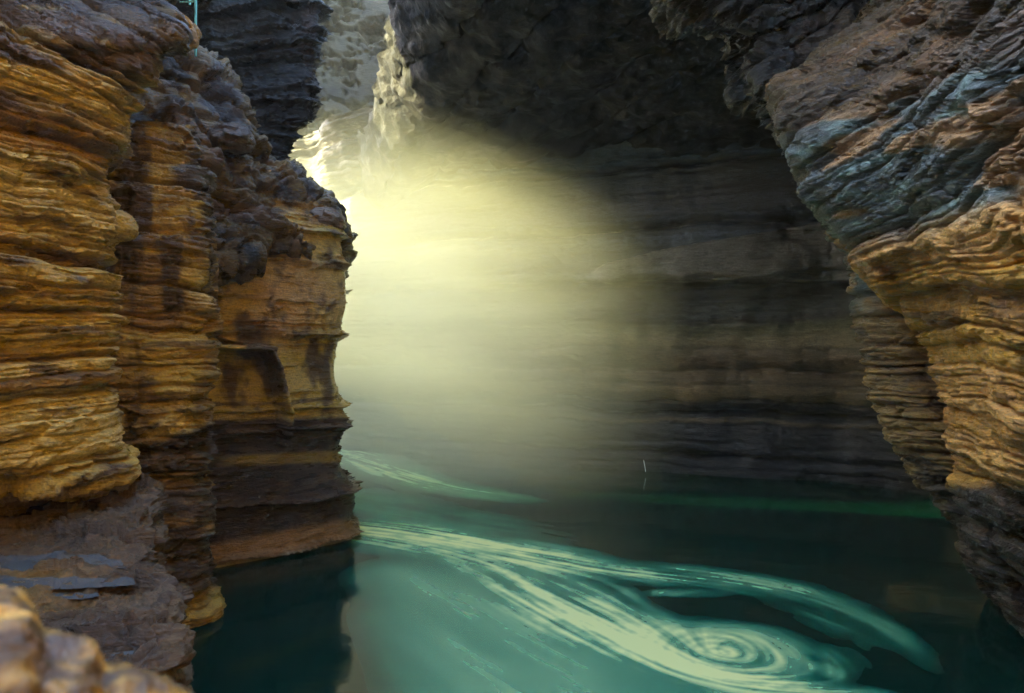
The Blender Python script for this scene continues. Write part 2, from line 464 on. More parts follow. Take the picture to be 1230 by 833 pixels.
# ------------------------------------------------------------------ left: golden headland ending at the light
def make_headland():
    E = [(205, 345), (216, 368), (235, 388), (255, 403), (272, 413), (292, 420), (330, 425), (370, 426), (392, 419), (420, 414), (440, 411), (457, 412), (472, 418), (488, 420), (505, 429),
         (520, 424), (532, 416), (545, 414), (560, 418), (575, 428), (592, 438), (604, 436), (618, 431), (632, 431), (645, 429), (655, 424), (668, 418), (700, 400)]
    rows = []
    for k, (y, e) in enumerate(E):
        t = 1.6 * sm(260, 205, y)
        rows.append([(190, y + 20, 17.4 + t), (245, y + 14, 17.1 + t), (250, y + 14, 17.2 + t), (340, y + 6, 18.3 + t), (e - 30, y, 19.3 + t), (e - 8, y, 19.6 + t), (e, y, 20.2 + t),
                     (e - 12, y, 21.6 + t), (e - 80, y, 23 + t), (e - 240, y, 24 + t)])
    A = net(rows, 1.1, 6)
    px, py = proj(A)
    D, lat, h, i1, i2, crev, d, N = strata(A, 111, 0.8, coarse=1.25, mid=0.36, fine=0.11, warp=0.25, rough=0.12, tilt=(0.0, 0.0), bulge=0.35, chip=0.13, chs=0.9, pf=0.4, dmax=0.4)
    P = D.astype(F)
    # the big open joint that steps down the face
    jx = np.interp(py, [300, 405, 415, 422, 440, 500, 520, 560], [249, 251, 290, 318, 326, 337, 334, 336])
    wj = np.interp(py, [290, 320, 405, 418, 470, 500, 540], [4, 6.5, 5.5, 4, 3, 2, 0])
    gap = sm(1.3, 0.5, np.abs(px - jx) / np.maximum(wj, 0.1)) * (py > 300) * (py < 535)
    hz = sm(5, 2, np.abs(py - 416 - 0.04 * (px - 250))) * (px > 248) * (px < 322)
    gap = np.maximum(gap, hz)
    j2 = sm(2.2, 0.8, np.abs(px - 247 + 2 * noise(P * F(2), 3))) * (py > 430) * (py < 640)
    Nn = N.copy(); Nn[..., 2] *= 0.3
    D = D - Nn * (gap * 1.1 + j2 * 0.5)[..., None]
    # the block left of the joint stands proud
    c = golden(D, px, py, lat, i2, crev, 121)
    c = mixc(c, ORANGE, sm(0.35, 0.7, fbm(P * F(0.5), 3, 122) * 0.5 + 0.5) * 0.7 * sm(450, 380, py))
    c = mixc(c, [0.62, 0.36, 0.13], sm(60, 15, np.hypot(px - 355, (py - 350) * 0.7)) * 0.7)
    st = fbm(P * np.array([1.3, 1.3, 0.8], F), 5, 123)
    c = mixc(c, BROWN * 0.8, sm(0.02, 0.30, st + 0.18 * sm(60, 0, np.abs(px - 315)) * sm(470, 400, py) - 0.02) * 0.9)
    c = mixc(c, BROWN, sm(320, 250, py) * 0.55 * sm(380, 300, px))
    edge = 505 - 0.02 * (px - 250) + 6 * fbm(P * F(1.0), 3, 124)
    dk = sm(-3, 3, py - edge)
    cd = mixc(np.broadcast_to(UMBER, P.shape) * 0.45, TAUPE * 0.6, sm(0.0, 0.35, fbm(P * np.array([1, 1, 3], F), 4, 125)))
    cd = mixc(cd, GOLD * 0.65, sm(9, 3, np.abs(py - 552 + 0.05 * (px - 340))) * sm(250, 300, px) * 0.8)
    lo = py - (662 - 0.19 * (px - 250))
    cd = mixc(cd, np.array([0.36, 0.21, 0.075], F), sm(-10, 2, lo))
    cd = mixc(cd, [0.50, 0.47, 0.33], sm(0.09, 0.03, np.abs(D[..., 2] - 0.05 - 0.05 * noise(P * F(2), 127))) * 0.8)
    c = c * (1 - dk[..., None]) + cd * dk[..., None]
    c = mixc(c, BROWN, np.clip(crev, 0, 1) * 0.35)  # painted shade in the cracks between beds
    band = np.digitize(h, [1.0, 2.35, 3.6, 4.6, 5.9, 7.2, 8.3, 9.4])
    build_banded('layered_cliff', D, c, M_GOLD, band, 'golden rock headland split by an open joint, its jagged edge against the glowing mist', 'cliff', 'golden cliffs of the left bank')
make_headland()

# ------------------------------------------------------------------ left: broken boulder slope above
def make_slope():
    xs = [110, 160, 188, 215, 238, 256, 285, 300, 322, 345, 366, 384, 402, 416]
    ty = [40, 50, 58, 60, 66, 90, 121, 164, 190, 205, 216, 233, 255, 285]
    by = [300, 300, 305, 310, 312, 310, 305, 302, 300, 300, 300, 300, 310, 320]
    db = np.interp(xs, [110, 250, 416], [14.0, 15.9, 20.2])
    dt = np.interp(xs, [110, 250, 416], [16.5, 18.6, 21.2])
    rows = [[(x, t + 70, d + 5) for x, t, d in zip(xs, ty, dt)], [(x, t + 8, d + 2) for x, t, d in zip(xs, ty, dt)], [(x, t, d) for x, t, d in zip(xs, ty, dt)]]
    for f in (0.06, 0.25, 0.5, 0.75, 1.0):
        rows.append([(x, t + f * (b - t), q + (1 - f) ** 1.0 * (d - q)) for x, t, b, d, q in zip(xs, ty, by, dt, db)])
    rows.append([(x, b + 10, q + 1.5) for x, b, q in zip(xs, by, db)])
    A = net(rows, 1.15, 5)
    px, py = proj(A)
    P = A.astype(F); N = normals(A)
    # blocks: cellular lumps cut by joints
    hh = (A[..., 2] * 1.0 + 0.35 * A[..., 0] + 0.9 * fbm(P * F(0.35), 3, 5)).astype(F)
    p, f, cr, j, idx = layers(hh, lateral(A), P, 141, 0.75, 0.5)
    p2, f2, cr2, j2, idx2 = layers(hh, lateral(A), P, 142, 0.24, 0.5)
    big = fbm(P * F(0.45), 3, 143); rd = fbm(P * F(0.8), 4, 144, ridged=True); r = fbm(P * F(2.2), 5, 145)
    fa, ga = facets((P + 0.3 * r[..., None]) * np.array([.75, .75, 1.1], F), 3); fb, gb = facets((P + 0.2 * r[..., None]) * np.array([2.2, 2.2, 3.2], F), 4)
    d = 0.7 * big + 0.2 * p + 0.15 * f - 0.14 * cr - 0.12 * j + 0.06 * p2 + 0.04 * f2 - 0.05 * cr2 + 0.14 * rd + 0.10 * r + 0.24 * fa + 0.08 * fb - 0.15 * sm(.12, 0, ga)
    # pale streaked slab hanging in the middle with a black slot beneath
    slot = sm(8, 3, np.abs(py - (212 + 0.42 * (px - 185)))) * sm(175, 190, px) * sm(300, 270, px)
    slab = sm(26, 10, np.abs(px - (205 + 0.35 * (py - 130)))) * sm(120, 140, py) * sm(228, 212, py)
    d = d + 0.5 * slab - 1.1 * slot
    D = A + N * d[..., None]
    n = fbm(P * F(0.7), 4, 151) * 0.5 + 0.5
    c = mixc(np.broadcast_to(BROWN, P.shape) * 0.7, OCHRE * 0.8, sm(0.5, 0.75, n) * 0.8)
    c = mixc(c, [0.30, 0.15, 0.05], sm(0.1, 0.35, fbm(P * F(1.3), 4, 152)) * 0.6)
    c = mixc(c, [0.22, 0.13, 0.04], slab * 0.85)
    c = mixc(c, BLACK, sm(0.05, 0.3, fbm(P * F(0.55), 3, 153) + 0.25 * sm(55, 20, np.hypot(px - 150, py - 170))) * 0.8)
    c = mixc(c, GOLD * 0.6, sm(0.35, 0.6, rd) * 0.5)
    c = mixc(c, [0.20, 0.13, 0.12], sm(14, 6, np.abs(py - (245 + 0.25 * (px - 230)))) * sm(190, 230, px) * sm(330, 300, px) * 0.7)
    c = mixc(c, BLACK, np.clip(cr * 0.6 + slot, 0, 1) * 0.35)  # shade of the slot and crevices put into the albedo
    o = mesh_from('boulder_slope', D.reshape(-1, 3), grid_quads(*D.shape[:2]), M_DARK, c.reshape(-1, 3) * np.array([.62, .56, .38], F), None, (D[..., 0].mean(), D[..., 1].mean(), D[..., 2].min()))
    tag(o, 'dark broken rock slope of jumbled blocks climbing above the golden headland', 'rock slope')
make_slope()

def make_block(px, py, d, r, col, label, seed, name='boulder'):
    import bmesh
    bm = bmesh.new(); bmesh.ops.create_icosphere(bm, subdivisions=5, radius=1)
    co = np.array([v.co[:] for v in bm.verts], F); fc = np.array([[v.index for v in f.verts] for f in bm.faces]); bm.free()
    n = fbm(co * F(1.2), 4, seed); fa, ga = facets(co * F(1.6) + 0.2 * n[:, None], seed % 7)
    co = co * (1 + 0.16 * n + 0.16 * fa)[:, None] * np.array(r, F)
    ctr = np.array(W(px, py, d)); base = ctr - np.array([0, 0, r[2]])
    c = mixc(np.broadcast_to(np.array(col, F), co.shape), BROWN, sm(0.0, 0.5, fbm(co * F(2.5), 4, seed + 1)))
    o = mesh_from(name, co + ctr, fc, M_GOLD, c, None, base); tag(o, label, 'boulder')
make_block(144, 272, 11.7, (.24, .4, .26), GOLD * 0.9, 'small rounded golden boulder wedged at the right edge of the nearest golden cliff', 3)
make_block(393, 266, 20.2, (.55, .7, .42), (.17, .11, .06), 'rounded brown boulder capping the golden headland beside the glowing mist', 5)
make_block(278, 168, 17.6, (.55, .6, .4), (.10, .07, .05), 'dark squarish boulder lodged on the broken slope under the black hanging cliff', 8)
make_block(214, 38, 12.9, (.34, .5, .32), OCHRE * 1.1, 'lumpy ochre boulder beneath the teal railing at top left', 12)

# ------------------------------------------------------------------ left: black hanging cliff
def make_hanging():
    E = [(-420, 360), (-200, 380), (-60, 390), (0, 392), (14, 397), (30, 391), (45, 392), (60, 385), (78, 390), (130, 391), (146, 387), (158, 373), (176, 369), (190, 364), (206, 358), (225, 352), (300, 345)]
    rows = []
    for y, e in E:
        t = 0.8 * sm(100, 220, y)
        rows.append([(60, y, 24), (150, y, 23.4), (228, y, 22.4), (244, y, 21.3), (310, y, 21.6 - t), (e - 14, y, 22.4 - t), (e, y, 23 - t), (e - 12, y, 24), (e - 90, y, 24.8), (e - 400, y, 25.5)])
    A = net(rows, 1.2, 4)
    px, py = proj(A)
    D, lat, h, i1, i2, crev, d, N = strata(A, 171, 0.9, coarse=1.0, mid=0.35, fine=0.12, warp=0.6, rough=0.16, tilt=(-0.2, 0), bulge=0.5)
    P = D.astype(F)
    c = mixc(np.broadcast_to(BLACK, P.shape) * 1.3, [0.045, 0.055, 0.06], sm(-0.1, 0.4, fbm(P * F(0.6), 4, 172)))
    c = mixc(c, [0.09, 0.05, 0.035], sm(0.12, 0.3, fbm(P * np.array([1.2, 1.2, 0.12], F), 3, 173)) * 0.8)
    band = np.digitize(h, [13.5, 16.5, 19.5])
    o = mesh_from('hanging_cliff', D.reshape(-1, 3), grid_quads(*D.shape[:2]), M_BLACK, c.reshape(-1, 3) * 0.4, None, (D[..., 0].mean(), D[..., 1].mean(), D[..., 2].min()))
    tag(o, 'black hanging rock cliff above the headland with a glinting wet edge', 'cliff')
make_hanging()

# ------------------------------------------------------------------ back wall of the cave
def make_back_wall():
    cols = [(300, 43), (385, 40.5), (392, 38.5), (430, 36.8), (600, 33.2), (800, 30.6), (1000, 28.2), (1200, 24.5), (1500, 19.5), (2100, 15)]
    rows = []
    for z in (18, 16.4, 15.2, 14.4, 12, 10.5, 9.2, 8.7, 7.6, 6, 4.6, 3.6, 3.1, 2.0, 1.0, 0.2, -0.8):
        o = np.interp(z, [-1, 1, 3, 3.6, 8.4, 9.0, 10.2, 14.2, 15.2, 18], [0.3, 0.3, 0.7, 0.0, 0.4, 0.0, 0.2, 0.5, -1.0, -2.5])
        rows.append([(p, 416.5 + (CAMZ - z) / (d + o) * FP, d + o) for p, d in cols])
    A = net(rows, 1.9, 6)
    px, py = proj(A)
    D, lat, h, i1, i2, crev, d, N = strata(A, 191, 0.75, coarse=2.2, mid=0.45, fine=0.14, warp=0.35, rough=0.05, tilt=(0.0, 0.0), bulge=0.8, nz=0.3, chip=0.02, jf=0.0, pf=0.3)
    # the long slab that juts out at mid height, thicker to the left
    bot = 337 - 0.00 * (px - 720); topy = np.interp(px, [700, 730, 800, 900, 980, 1060], [330, 318, 300, 284, 268, 262])
    slab = sm(0, 5, py - topy) * sm(4, 0, py - bot) * sm(705, 735, px) * sm(1100, 1040, px)
    Nn = N.copy(); Nn[..., 2] *= 0.2
    D = D + Nn * (0.9 * slab)[..., None]
    P = D.astype(F)
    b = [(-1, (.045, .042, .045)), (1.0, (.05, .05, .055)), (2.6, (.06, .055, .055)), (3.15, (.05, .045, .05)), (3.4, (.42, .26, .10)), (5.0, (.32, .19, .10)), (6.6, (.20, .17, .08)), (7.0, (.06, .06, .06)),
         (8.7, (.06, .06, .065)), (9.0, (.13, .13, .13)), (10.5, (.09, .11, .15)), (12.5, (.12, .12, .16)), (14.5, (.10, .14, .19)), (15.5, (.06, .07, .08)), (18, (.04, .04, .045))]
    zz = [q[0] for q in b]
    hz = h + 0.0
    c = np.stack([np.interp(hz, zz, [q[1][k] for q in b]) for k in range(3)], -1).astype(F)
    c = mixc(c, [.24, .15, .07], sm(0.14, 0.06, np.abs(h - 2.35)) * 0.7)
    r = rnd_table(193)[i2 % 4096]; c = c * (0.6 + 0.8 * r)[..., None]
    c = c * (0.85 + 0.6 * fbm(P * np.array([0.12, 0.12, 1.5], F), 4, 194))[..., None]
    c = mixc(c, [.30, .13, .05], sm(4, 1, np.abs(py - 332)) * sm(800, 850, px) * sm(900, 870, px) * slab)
    c = mixc(c, BLACK * 0.6, np.clip(crev, 0, 1) * 0.4) * 0.42  # crevice shade painted in, then the whole wall toned down
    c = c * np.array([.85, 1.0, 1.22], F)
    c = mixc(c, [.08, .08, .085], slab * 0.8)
    c = mixc(c, BLACK * 0.4, sm(1060, 1110, px))  # hidden right end painted black to subdue its sunlit reflection
    band = np.digitize(h, [1.9, 3.3, 5.2, 7.0, 8.8, 10.6, 14.0])
    build_banded('cave_wall', D, c, M_FAR, band, 'long dark layered back wall of the cave, fading into the lit mist', 'cave wall')
make_back_wall()

# ------------------------------------------------------------------ far sunlit cliff seen through the opening
def make_far_cliff():
    rows = []
    for z in (34, 28, 24, 20, 17, 14, 11, 8, 5, 2, -1):
        o = 0.35 * (z - 8) if z > 8 else 0
        rows.append([(p, 416.5 + (CAMZ - z) / (d - 0.25 * o) * FP, d - 0.25 * o) for p, d in ((300, 43), (320, 43.5), (345, 44), (380, 45), (430, 46), (500, 46), (560, 45), (640, 42))])
    A = net(rows, 2.0, 6)
    D, lat, h, i1, i2, crev, d, N = strata(A, 211, 1.7, coarse=1.8, mid=0.6, fine=0.25, warp=1.4, rough=0.8, bulge=1.1, nz=0.7)
    P = D.astype(F)
    c = mixc(np.broadcast_to(np.array([.05, .045, .03], F), P.shape), [.02, .02, .02], sm(-0.1, 0.4, fbm(P * F(0.4), 4, 212)))
    o = mesh_from('far_cliff', D.reshape(-1, 3), grid_quads(*D.shape[:2]), M_FAR, c.reshape(-1, 3), None, (D[..., 0].mean(), D[..., 1].mean(), -1))
    tag(o, 'sunlit craggy cliff far behind the mist, glimpsed beside the black hanging rock', 'cliff')
make_far_cliff()

# ------------------------------------------------------------------ cave roof
def make_roof():
    ys = np.linspace(38, 6, 350); 
    rowsA = []
    u = np.linspace(0, 1, 420) ** 1.15
    xl = np.interp(ys, [6, 9, 17.7, 20.6, 25.7, 31.8, 38], [1.5, 0.0, -2.6, -3.4, -4.8, -6.8, -9.5])
    X = xl[:, None] + (27 - xl)[:, None] * u[None, :]
    Y = np.repeat(ys[:, None], len(u), 1)
    Z = 15.4 + 0.0 * X - 0.10 * (ys[:, None] - 24) * 0.3 - np.clip(X - 6, 0, 40) * 0.12 + 3.5 * np.exp(-(X - xl[:, None]) / 0.7) - 2.2 * np.exp(-((X + 7.5) / 2.5) ** 2) * np.clip((Y - 22) / 4, 0, 1) - 2.7 * np.exp(-((Y - 11.5) / 2.2) ** 2)  # front lintel and left curtain dips added to block sky and sun
    A = np.stack([X, Y, Z], -1).astype(F)
    P = A.copy()
    rs = fbm(P * np.array([0.22, 0.22, 0.22], F), 4, 231); rd = fbm(P * F(0.35), 5, 232, ridged=True); f = fbm(P * F(1.3), 4, 233)
    hh = (0.5 * X + 0.25 * Y + 1.2 * rs).astype(F)
    p, fl, cr, j, idx = layers(hh, Y.astype(F), P, 234, 1.6, 0.5)
    d = 2.2 * rs + 0.3 * rd + 0.22 * f + 0.45 * p + 0.3 * fl - 0.2 * cr
    fa, ga = facets((P + 0.5 * f[..., None]) * F(0.42), 2); fb, gb = facets((P + 0.3 * f[..., None]) * F(1.2), 3)
    A[..., 2] -= d * 0.5 + 0.05 * fa + 0.04 * fb
    A[..., 0] += 0.5 * f * np.exp(-(X - xl[:, None]) / 2)
    c = mixc(np.broadcast_to(np.array([.008, .010, .014], F), P.shape), [.022, .022, .024], sm(0, 0.5, fbm(P * F(0.5), 4, 235)))
    o = mesh_from('cave_roof', A.reshape(-1, 3), grid_quads(*A.shape[:2]), M_ROOF, c.reshape(-1, 3), None, (8, 24, 13))
    tag(o, 'rugged dark cave roof hanging over the pool with pale broken edges', 'cave roof')
make_roof()

def make_knobs():
    E = [(-260, 745), (-90, 790), (0, 812), (20, 834), (50, 856), (85, 872), (100, 886), (115, 913), (140, 928), (160, 941), (185, 965), (215, 1010)]
    rows = []
    for y, s in E:
        rows.append([(s + 200, y, 18.5), (s + 25, y, 16), (s, y, 14.6), (s + 12, y, 13.6), (s + 60, y, 12.8), (s + 140, y, 12.4), (s + 260, y, 12.2)])
    A = net(rows, 1.2, 5)
    px, py = proj(A); P = A.astype(F); N = normals(A)
    big = fbm(P * F(0.7), 3, 251); rd = fbm(P * F(0.9), 5, 252, ridged=True); r = fbm(P * F(2.5), 4, 253)
    hh = (A[..., 2] - 0.5 * A[..., 0] + 0.8 * fbm(P * F(0.5), 3, 254)).astype(F)
    p, f, cr, j, idx = layers(hh, lateral(A), P, 255, 0.35, 0.6)
    fa, ga = facets((P + 0.3 * r[..., None]) * F(1.0), 5); fb, gb = facets((P + 0.15 * r[..., None]) * np.array([2.6, 2.6, 4], F), 6)
    d = 0.7 * big + 0.15 * rd + 0.10 * r + 0.1 * p + 0.08 * f - 0.08 * cr + 0.4 * fa + 0.14 * fb
    D = A + N * d[..., None]
    c = mixc(np.broadcast_to(np.array([.025, .023, .022], F), P.shape), [.06, .08, .085], sm(0.05, 0.4, fbm(P * F(0.8), 4, 256)))
    c = mixc(c, [.14, .08, .03], sm(0.15, 0.4, fbm(P * F(0.6), 3, 257)) * 0.6)
    c = mixc(c, BLACK * 0.5, np.clip(cr, 0, 1) * 0.5)  # shade between the beds painted black into the colour
    o = mesh_from('knobbly_rock', D.reshape(-1, 3), grid_quads(*D.shape[:2]), M_DARK, c.reshape(-1, 3), None, (D[..., 0].mean(), D[..., 1].mean(), D[..., 2].min()))
    tag(o, 'dark knobbly rock hanging from the roof beside the rusty overhang', 'rock')
make_knobs()

# ------------------------------------------------------------------ right: overhang
JS = [(-400, 1060, 9.6, 7.0), (-200, 1050, 10.2, 6.6), (-90, 1045, 10.5, 6.3), (0, 1048, 10.4, 6.2), (36, 1026, 10.4, 6.2), (60, 986, 10.4, 6.2), (92, 962, 10.5, 6.3), (102, 926, 10.6, 6.3), (130, 928, 10.6, 6.3), (160, 939, 10.6, 6.3),
      (178, 950, 10.6, 6.4), (200, 962, 10.6, 6.4), (228, 968, 10.6, 6.5), (240, 980, 10.7, 6.5), (270, 1004, 10.7, 6.6), (300, 1020, 10.7, 6.8), (330, 1046, 10.8, 6.9), (370, 1085, 10.8, 7.1), (410, 1125, 10.9, 7.4),
      (450, 1136, 10.9, 7.7), (490, 1151, 10.9, 7.9), (540, 1144, 11.0, 8.3), (575, 1150, 11.0, 8.7), (600, 1158, 11.1, 9.0), (650, 1176, 11.2, 9.6), (740, 1216, 11.4, 10.6), (830, 1275, 11.7, 11.4), (950, 1350, 12, 12)]
def make_overhang():
    rows = []
    for y, s, d0, d1 in JS:
        m = max(s + 60, 1230)
        rows.append([(s + 160, y, d0 + 5), (s + 16, y, d0 + 1.7), (s, y, d0 + 0.2), (s + 9, y, d0 - 0.25), (s + 0.45 * (m - s), y, 0.5 * (d0 + d1) + 0.3), (m, y, d1), (m + 170, y, d1 - 1.3), (m + 480, y, d1 - 2.6), (m + 1100, y, d1 - 4.1)])
    A = net(rows, 1.25, 4)
    px, py = proj(A)
    up = sm(330, 170, py)
    hh = A[..., 2] - up * 0.35 * (A[..., 1] - 9) * -1 * 0.6
    D, lat, h, i1, i2, crev, d, N = strata(A, 271, 0.8, coarse=0.7, mid=0.24, fine=0.07, warp=0.3, rough=0.09, bulge=0.25, hh=hh, chip=0.13, chs=1.1, pf=0.8)
    P = D.astype(F)
    c = golden(D, px, py, lat, i2, crev, 281)
    c = mixc(c, [.55, .36, .13], sm(0.3, 0.8, rnd_table(282)[i2 % 4096]) * 0.5)
    n = fbm(P * np.array([0.8, 0.8, 2.5], F), 4, 283)
    c = mixc(c, OCHRE * 0.7, sm(0.0, 0.35, n) * 0.6)
    c = np.clip(c * np.array([1.5, 1.12, 0.9], F), 0, 0.85)
    # blue-grey beds and rusty beds above
    slope = py + 0.33 * (px - 1000)
    q = slope + 16 * fbm(P * F(0.6), 3, 284)
    bl = sm(335, 290, q + 0) 
    cb = mixc(np.broadcast_to(SLATE, P.shape) * 0.8, TEAL, sm(0.0, 0.35, fbm(P * np.array([1.2, 1.2, 4], F), 4, 285)))
    cb = mixc(cb, [.40, .22, .08], sm(0.12, 0.3, fbm(P * np.array([0.45, 0.45, 2.2], F), 3, 286)) * 0.9)
    cb = mixc(cb, BLACK, sm(0.1, 0.35, fbm(P * np.array([0.8, 0.8, 3.2], F), 3, 287)) * 0.6)
    c = c * (1 - bl[..., None]) + cb * 1.25 * bl[..., None]
    rb = sm(170, 130, q)
    cr_ = mixc(np.broadcast_to(RUST, P.shape), [.30, .15, .045], sm(-0.1, 0.4, fbm(P * np.array([0.8, 0.8, 4], F), 4, 288)))
    cr_ = mixc(cr_, [.12, .11, .10], sm(1080, 1200, px - 0.3 * (150 - py)) * 0.6)
    cr_ = mixc(cr_, BROWN * 0.7, sm(0.5, 0.9, rnd_table(289)[i2 % 4096]) * 0.6)
    c = c * (1 - rb[..., None]) + cr_ * 0.75 * rb[..., None]
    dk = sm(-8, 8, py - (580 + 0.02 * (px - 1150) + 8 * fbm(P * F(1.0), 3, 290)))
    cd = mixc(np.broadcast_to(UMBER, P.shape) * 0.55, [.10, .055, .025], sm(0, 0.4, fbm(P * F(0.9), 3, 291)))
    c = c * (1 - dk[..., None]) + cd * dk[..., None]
    c = mixc(c, BROWN, np.clip(crev, 0, 1) * 0.35)  # shade inside crevices painted into the bed colours
    band = np.digitize(h, [3.4, 4.6, 5.6, 6.7, 7.6, 8.6, 9.6, 10.8])
    build_banded('rock_overhang', D, c, M_GOLD, band, 'great layered rock overhang on the right, rusty above, blue grey across, golden below', 'overhang')
make_overhang()

def make_shaded():
    E = [(250, 990), (290, 1012), (310, 1026), (335, 1033), (350, 1028), (380, 1034), (430, 1040), (470, 1046), (500, 1056), (525, 1066), (545, 1082), (570, 1097), (600, 1124), (640, 1149), (680, 1165), (720, 1198), (745, 1231), (800, 1300)]
    rows = []
    for y, s in E:
        rows.append([(s + 200, y, 19.5), (s + 18, y, 16), (s, y, 14.2), (s + 9, y, 13.6), (s + 50, y, 13.1), (s + 130, y, 12.7), (s + 300, y, 12.4)])
    A = net(rows, 1.2, 4)
    px, py = proj(A)
    D, lat, h, i1, i2, crev, d, N = strata(A, 301, 0.9, coarse=0.7, mid=0.25, fine=0.09, warp=0.2, rough=0.12, bulge=0.25, pf=0.7)
    P = D.astype(F)
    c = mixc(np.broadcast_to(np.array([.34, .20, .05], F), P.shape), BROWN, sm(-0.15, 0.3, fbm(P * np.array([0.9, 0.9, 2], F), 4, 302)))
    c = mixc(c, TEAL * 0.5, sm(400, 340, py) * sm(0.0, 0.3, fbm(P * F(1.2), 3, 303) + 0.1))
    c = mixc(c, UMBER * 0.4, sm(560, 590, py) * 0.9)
    c = mixc(c, BROWN, np.clip(crev, 0, 1) * 0.35)  # crevice shade mixed into the albedo
    band = np.digitize(h, [2.6, 4.2, 5.8])
    build_banded('shaded_buttress', D, c, M_GOLD, band, 'shaded brown layered buttress behind the golden overhang, its edge against black', 'cliff')
make_shaded()

# ------------------------------------------------------------------ unseen rock rim added around the viewer, its heights shaping sun and sky
def make_unseen_rim():
    pts = [(-26, 46, 12), (-20, 41.5, 11), (-16, 38, 11), (-15.4, 37, 30), (-15, 34.5, 30), (-14.5, 34, 7.5), (-14, 26.8, 7.5), (-13.6, 26.2, 28), (-13, 24, 28), (-12, 14, 28), (-11.8, 12.4, 24), (-11, 3, 21), (-10.5, 0, 15), (-10, -9, 15), (-6, -10.5, 18), (2, -11, RIMH), (13, -9, RIMH), (15.5, 0, RIMH), (16, 9, 18), (31, 12, 18)]
    R_ = []
    for z in np.linspace(-1, 1.0, 14):
        R_.append([(x, y, z if z < 0 else z * h) for x, y, h in pts])
    # added ground runs on outwards from the top of the unseen rim
    cx, cy = 2, 12
    for k in (6, 30):
        R_.append([(x - k, y, h + 0.5) if x < -9.9 else (x + (x - cx) / math.hypot(x - cx, y - cy) * k, y + (y - cy) / math.hypot(x - cx, y - cy) * k, h + 0.5) for x, y, h in pts]); continue
        R_.append([(x + (x - cx) / math.hypot(x - cx, y - cy) * k, y + (y - cy) / math.hypot(x - cx, y - cy) * k, h + 0.5) for x, y, h in pts])
    A = np.array(R_, float)
    A = resample(A, 200, 0, np.full(A.shape[0] - 1, 1.0)); A = resample(A, 420, 1, np.linalg.norm(np.diff(np.array(pts)[:, :2], axis=0), axis=1))
    A = blur(A, 3, 1)
    A = A.astype(F); P = A.copy(); N = normals(A)
    D = A + N * (1.2 * fbm(P * F(0.2), 4, 401) + 0.5 * fbm(P * np.array([.5, .5, 1.5], F), 4, 402, ridged=True))[..., None]
    c = mixc(np.broadcast_to(OCHRE, P.shape), BROWN, sm(-0.2, 0.3, fbm(P * np.array([.4, .4, 1.5], F), 4, 403)))
    o = mesh_from('blocker', D.reshape(-1, 3), grid_quads(*D.shape[:2]), M_FAR, c.reshape(-1, 3), None, (0, -9, 0))
    tag(o, 'rocky hillside added out of view to shape sun and sky light', None, None, 'structure')
RIMH = 32
make_unseen_rim()

# ------------------------------------------------------------------ near boulder
def make_near():
    xs = [-120, -50, 0, 15, 30, 38, 45, 60, 100, 114, 125, 150, 190, 222, 250]
    ty = [730, 715, 708, 711, 724, 746, 758, 753, 764, 780, 797, 800, 812, 834, 900]
    rows = [[(x, t + 90, 1.9) for x, t in zip(xs, ty)], [(x, t + 12, 1.45) for x, t in zip(xs, ty)], [(x, t, 1.3) for x, t in zip(xs, ty)],
            [(x, t + 8, 1.22) for x, t in zip(xs, ty)], [(x, t + 40, 1.13) for x, t in zip(xs, ty)], [(x, t + 110, 1.0) for x, t in zip(xs, ty)], [(x, t + 300, 0.9) for x, t in zip(xs, ty)]]
    A = net(rows, 1.5, 6)
    P = A.astype(F); N = normals(A)
    d = 0.035 * fbm(P * F(5), 3, 321) + 0.02 * fbm(P * F(14), 4, 322, ridged=True)
    D = A + N * d[..., None]
    c = mixc(np.broadcast_to(np.array([.42, .26, .05], F), P.shape), BROWN * 0.7, sm(-0.3, 0.2, fbm(P * F(9), 3, 323)))
    o = mesh_from('boulder', D.reshape(-1, 3), grid_quads(*D.shape[:2]), M_NEAR, c.reshape(-1, 3), None, (D[..., 0].mean(), D[..., 1].mean(), D[..., 2].min()))
    tag(o, 'blurred golden boulder close to the camera in the bottom left corner', 'boulder')
make_near()

# ------------------------------------------------------------------ water
def make_water():
    n = 120
    xs = np.linspace(-70, 45, n); ys = np.linspace(-15, 75, n)
    X, Y = np.meshgrid(xs, ys)
    co = np.stack([X, Y, 0 * X], -1).reshape(-1, 3)
    m = bpy.data.materials.new('pool water'); m.use_nodes = True
    t = m.node_tree; N = t.nodes; b = N['Principled BSDF']
    b.inputs['Base Color'].default_value = (0.0002, 0.017, 0.012, 1)
    b.inputs['Roughness'].default_value = 0.10
    b.inputs['IOR'].default_value = 1.33
    geo = N.new('ShaderNodeNewGeometry'); mp = N.new('ShaderNodeMapping'); mp.inputs['Scale'].default_value = (0.35, 0.9, 1)
    no = N.new('ShaderNodeTexNoise'); no.inputs['Scale'].default_value = 1.2; no.inputs['Detail'].default_value = 3
    bp = N.new('ShaderNodeBump'); bp.inputs['Strength'].default_value = 0.10; bp.inputs['Distance'].default_value = 0.10
    t.links.new(geo.outputs['Position'], mp.inputs[0]); t.links.new(mp.outputs[0], no.inputs['Vector'])
    t.links.new(no.outputs['Fac'], bp.inputs['Height']); t.links.new(bp.outputs[0], b.inputs['Normal'])
    o = mesh_from('water', co, grid_quads(n, n), m); tag(o, 'still teal green pool filling the cave floor', None, None, 'structure')
make_water()

def WP(px, py):
    d = CAMZ * FP / (py - 416.5)
    return np.array([(px - 615) / FP * d, d])

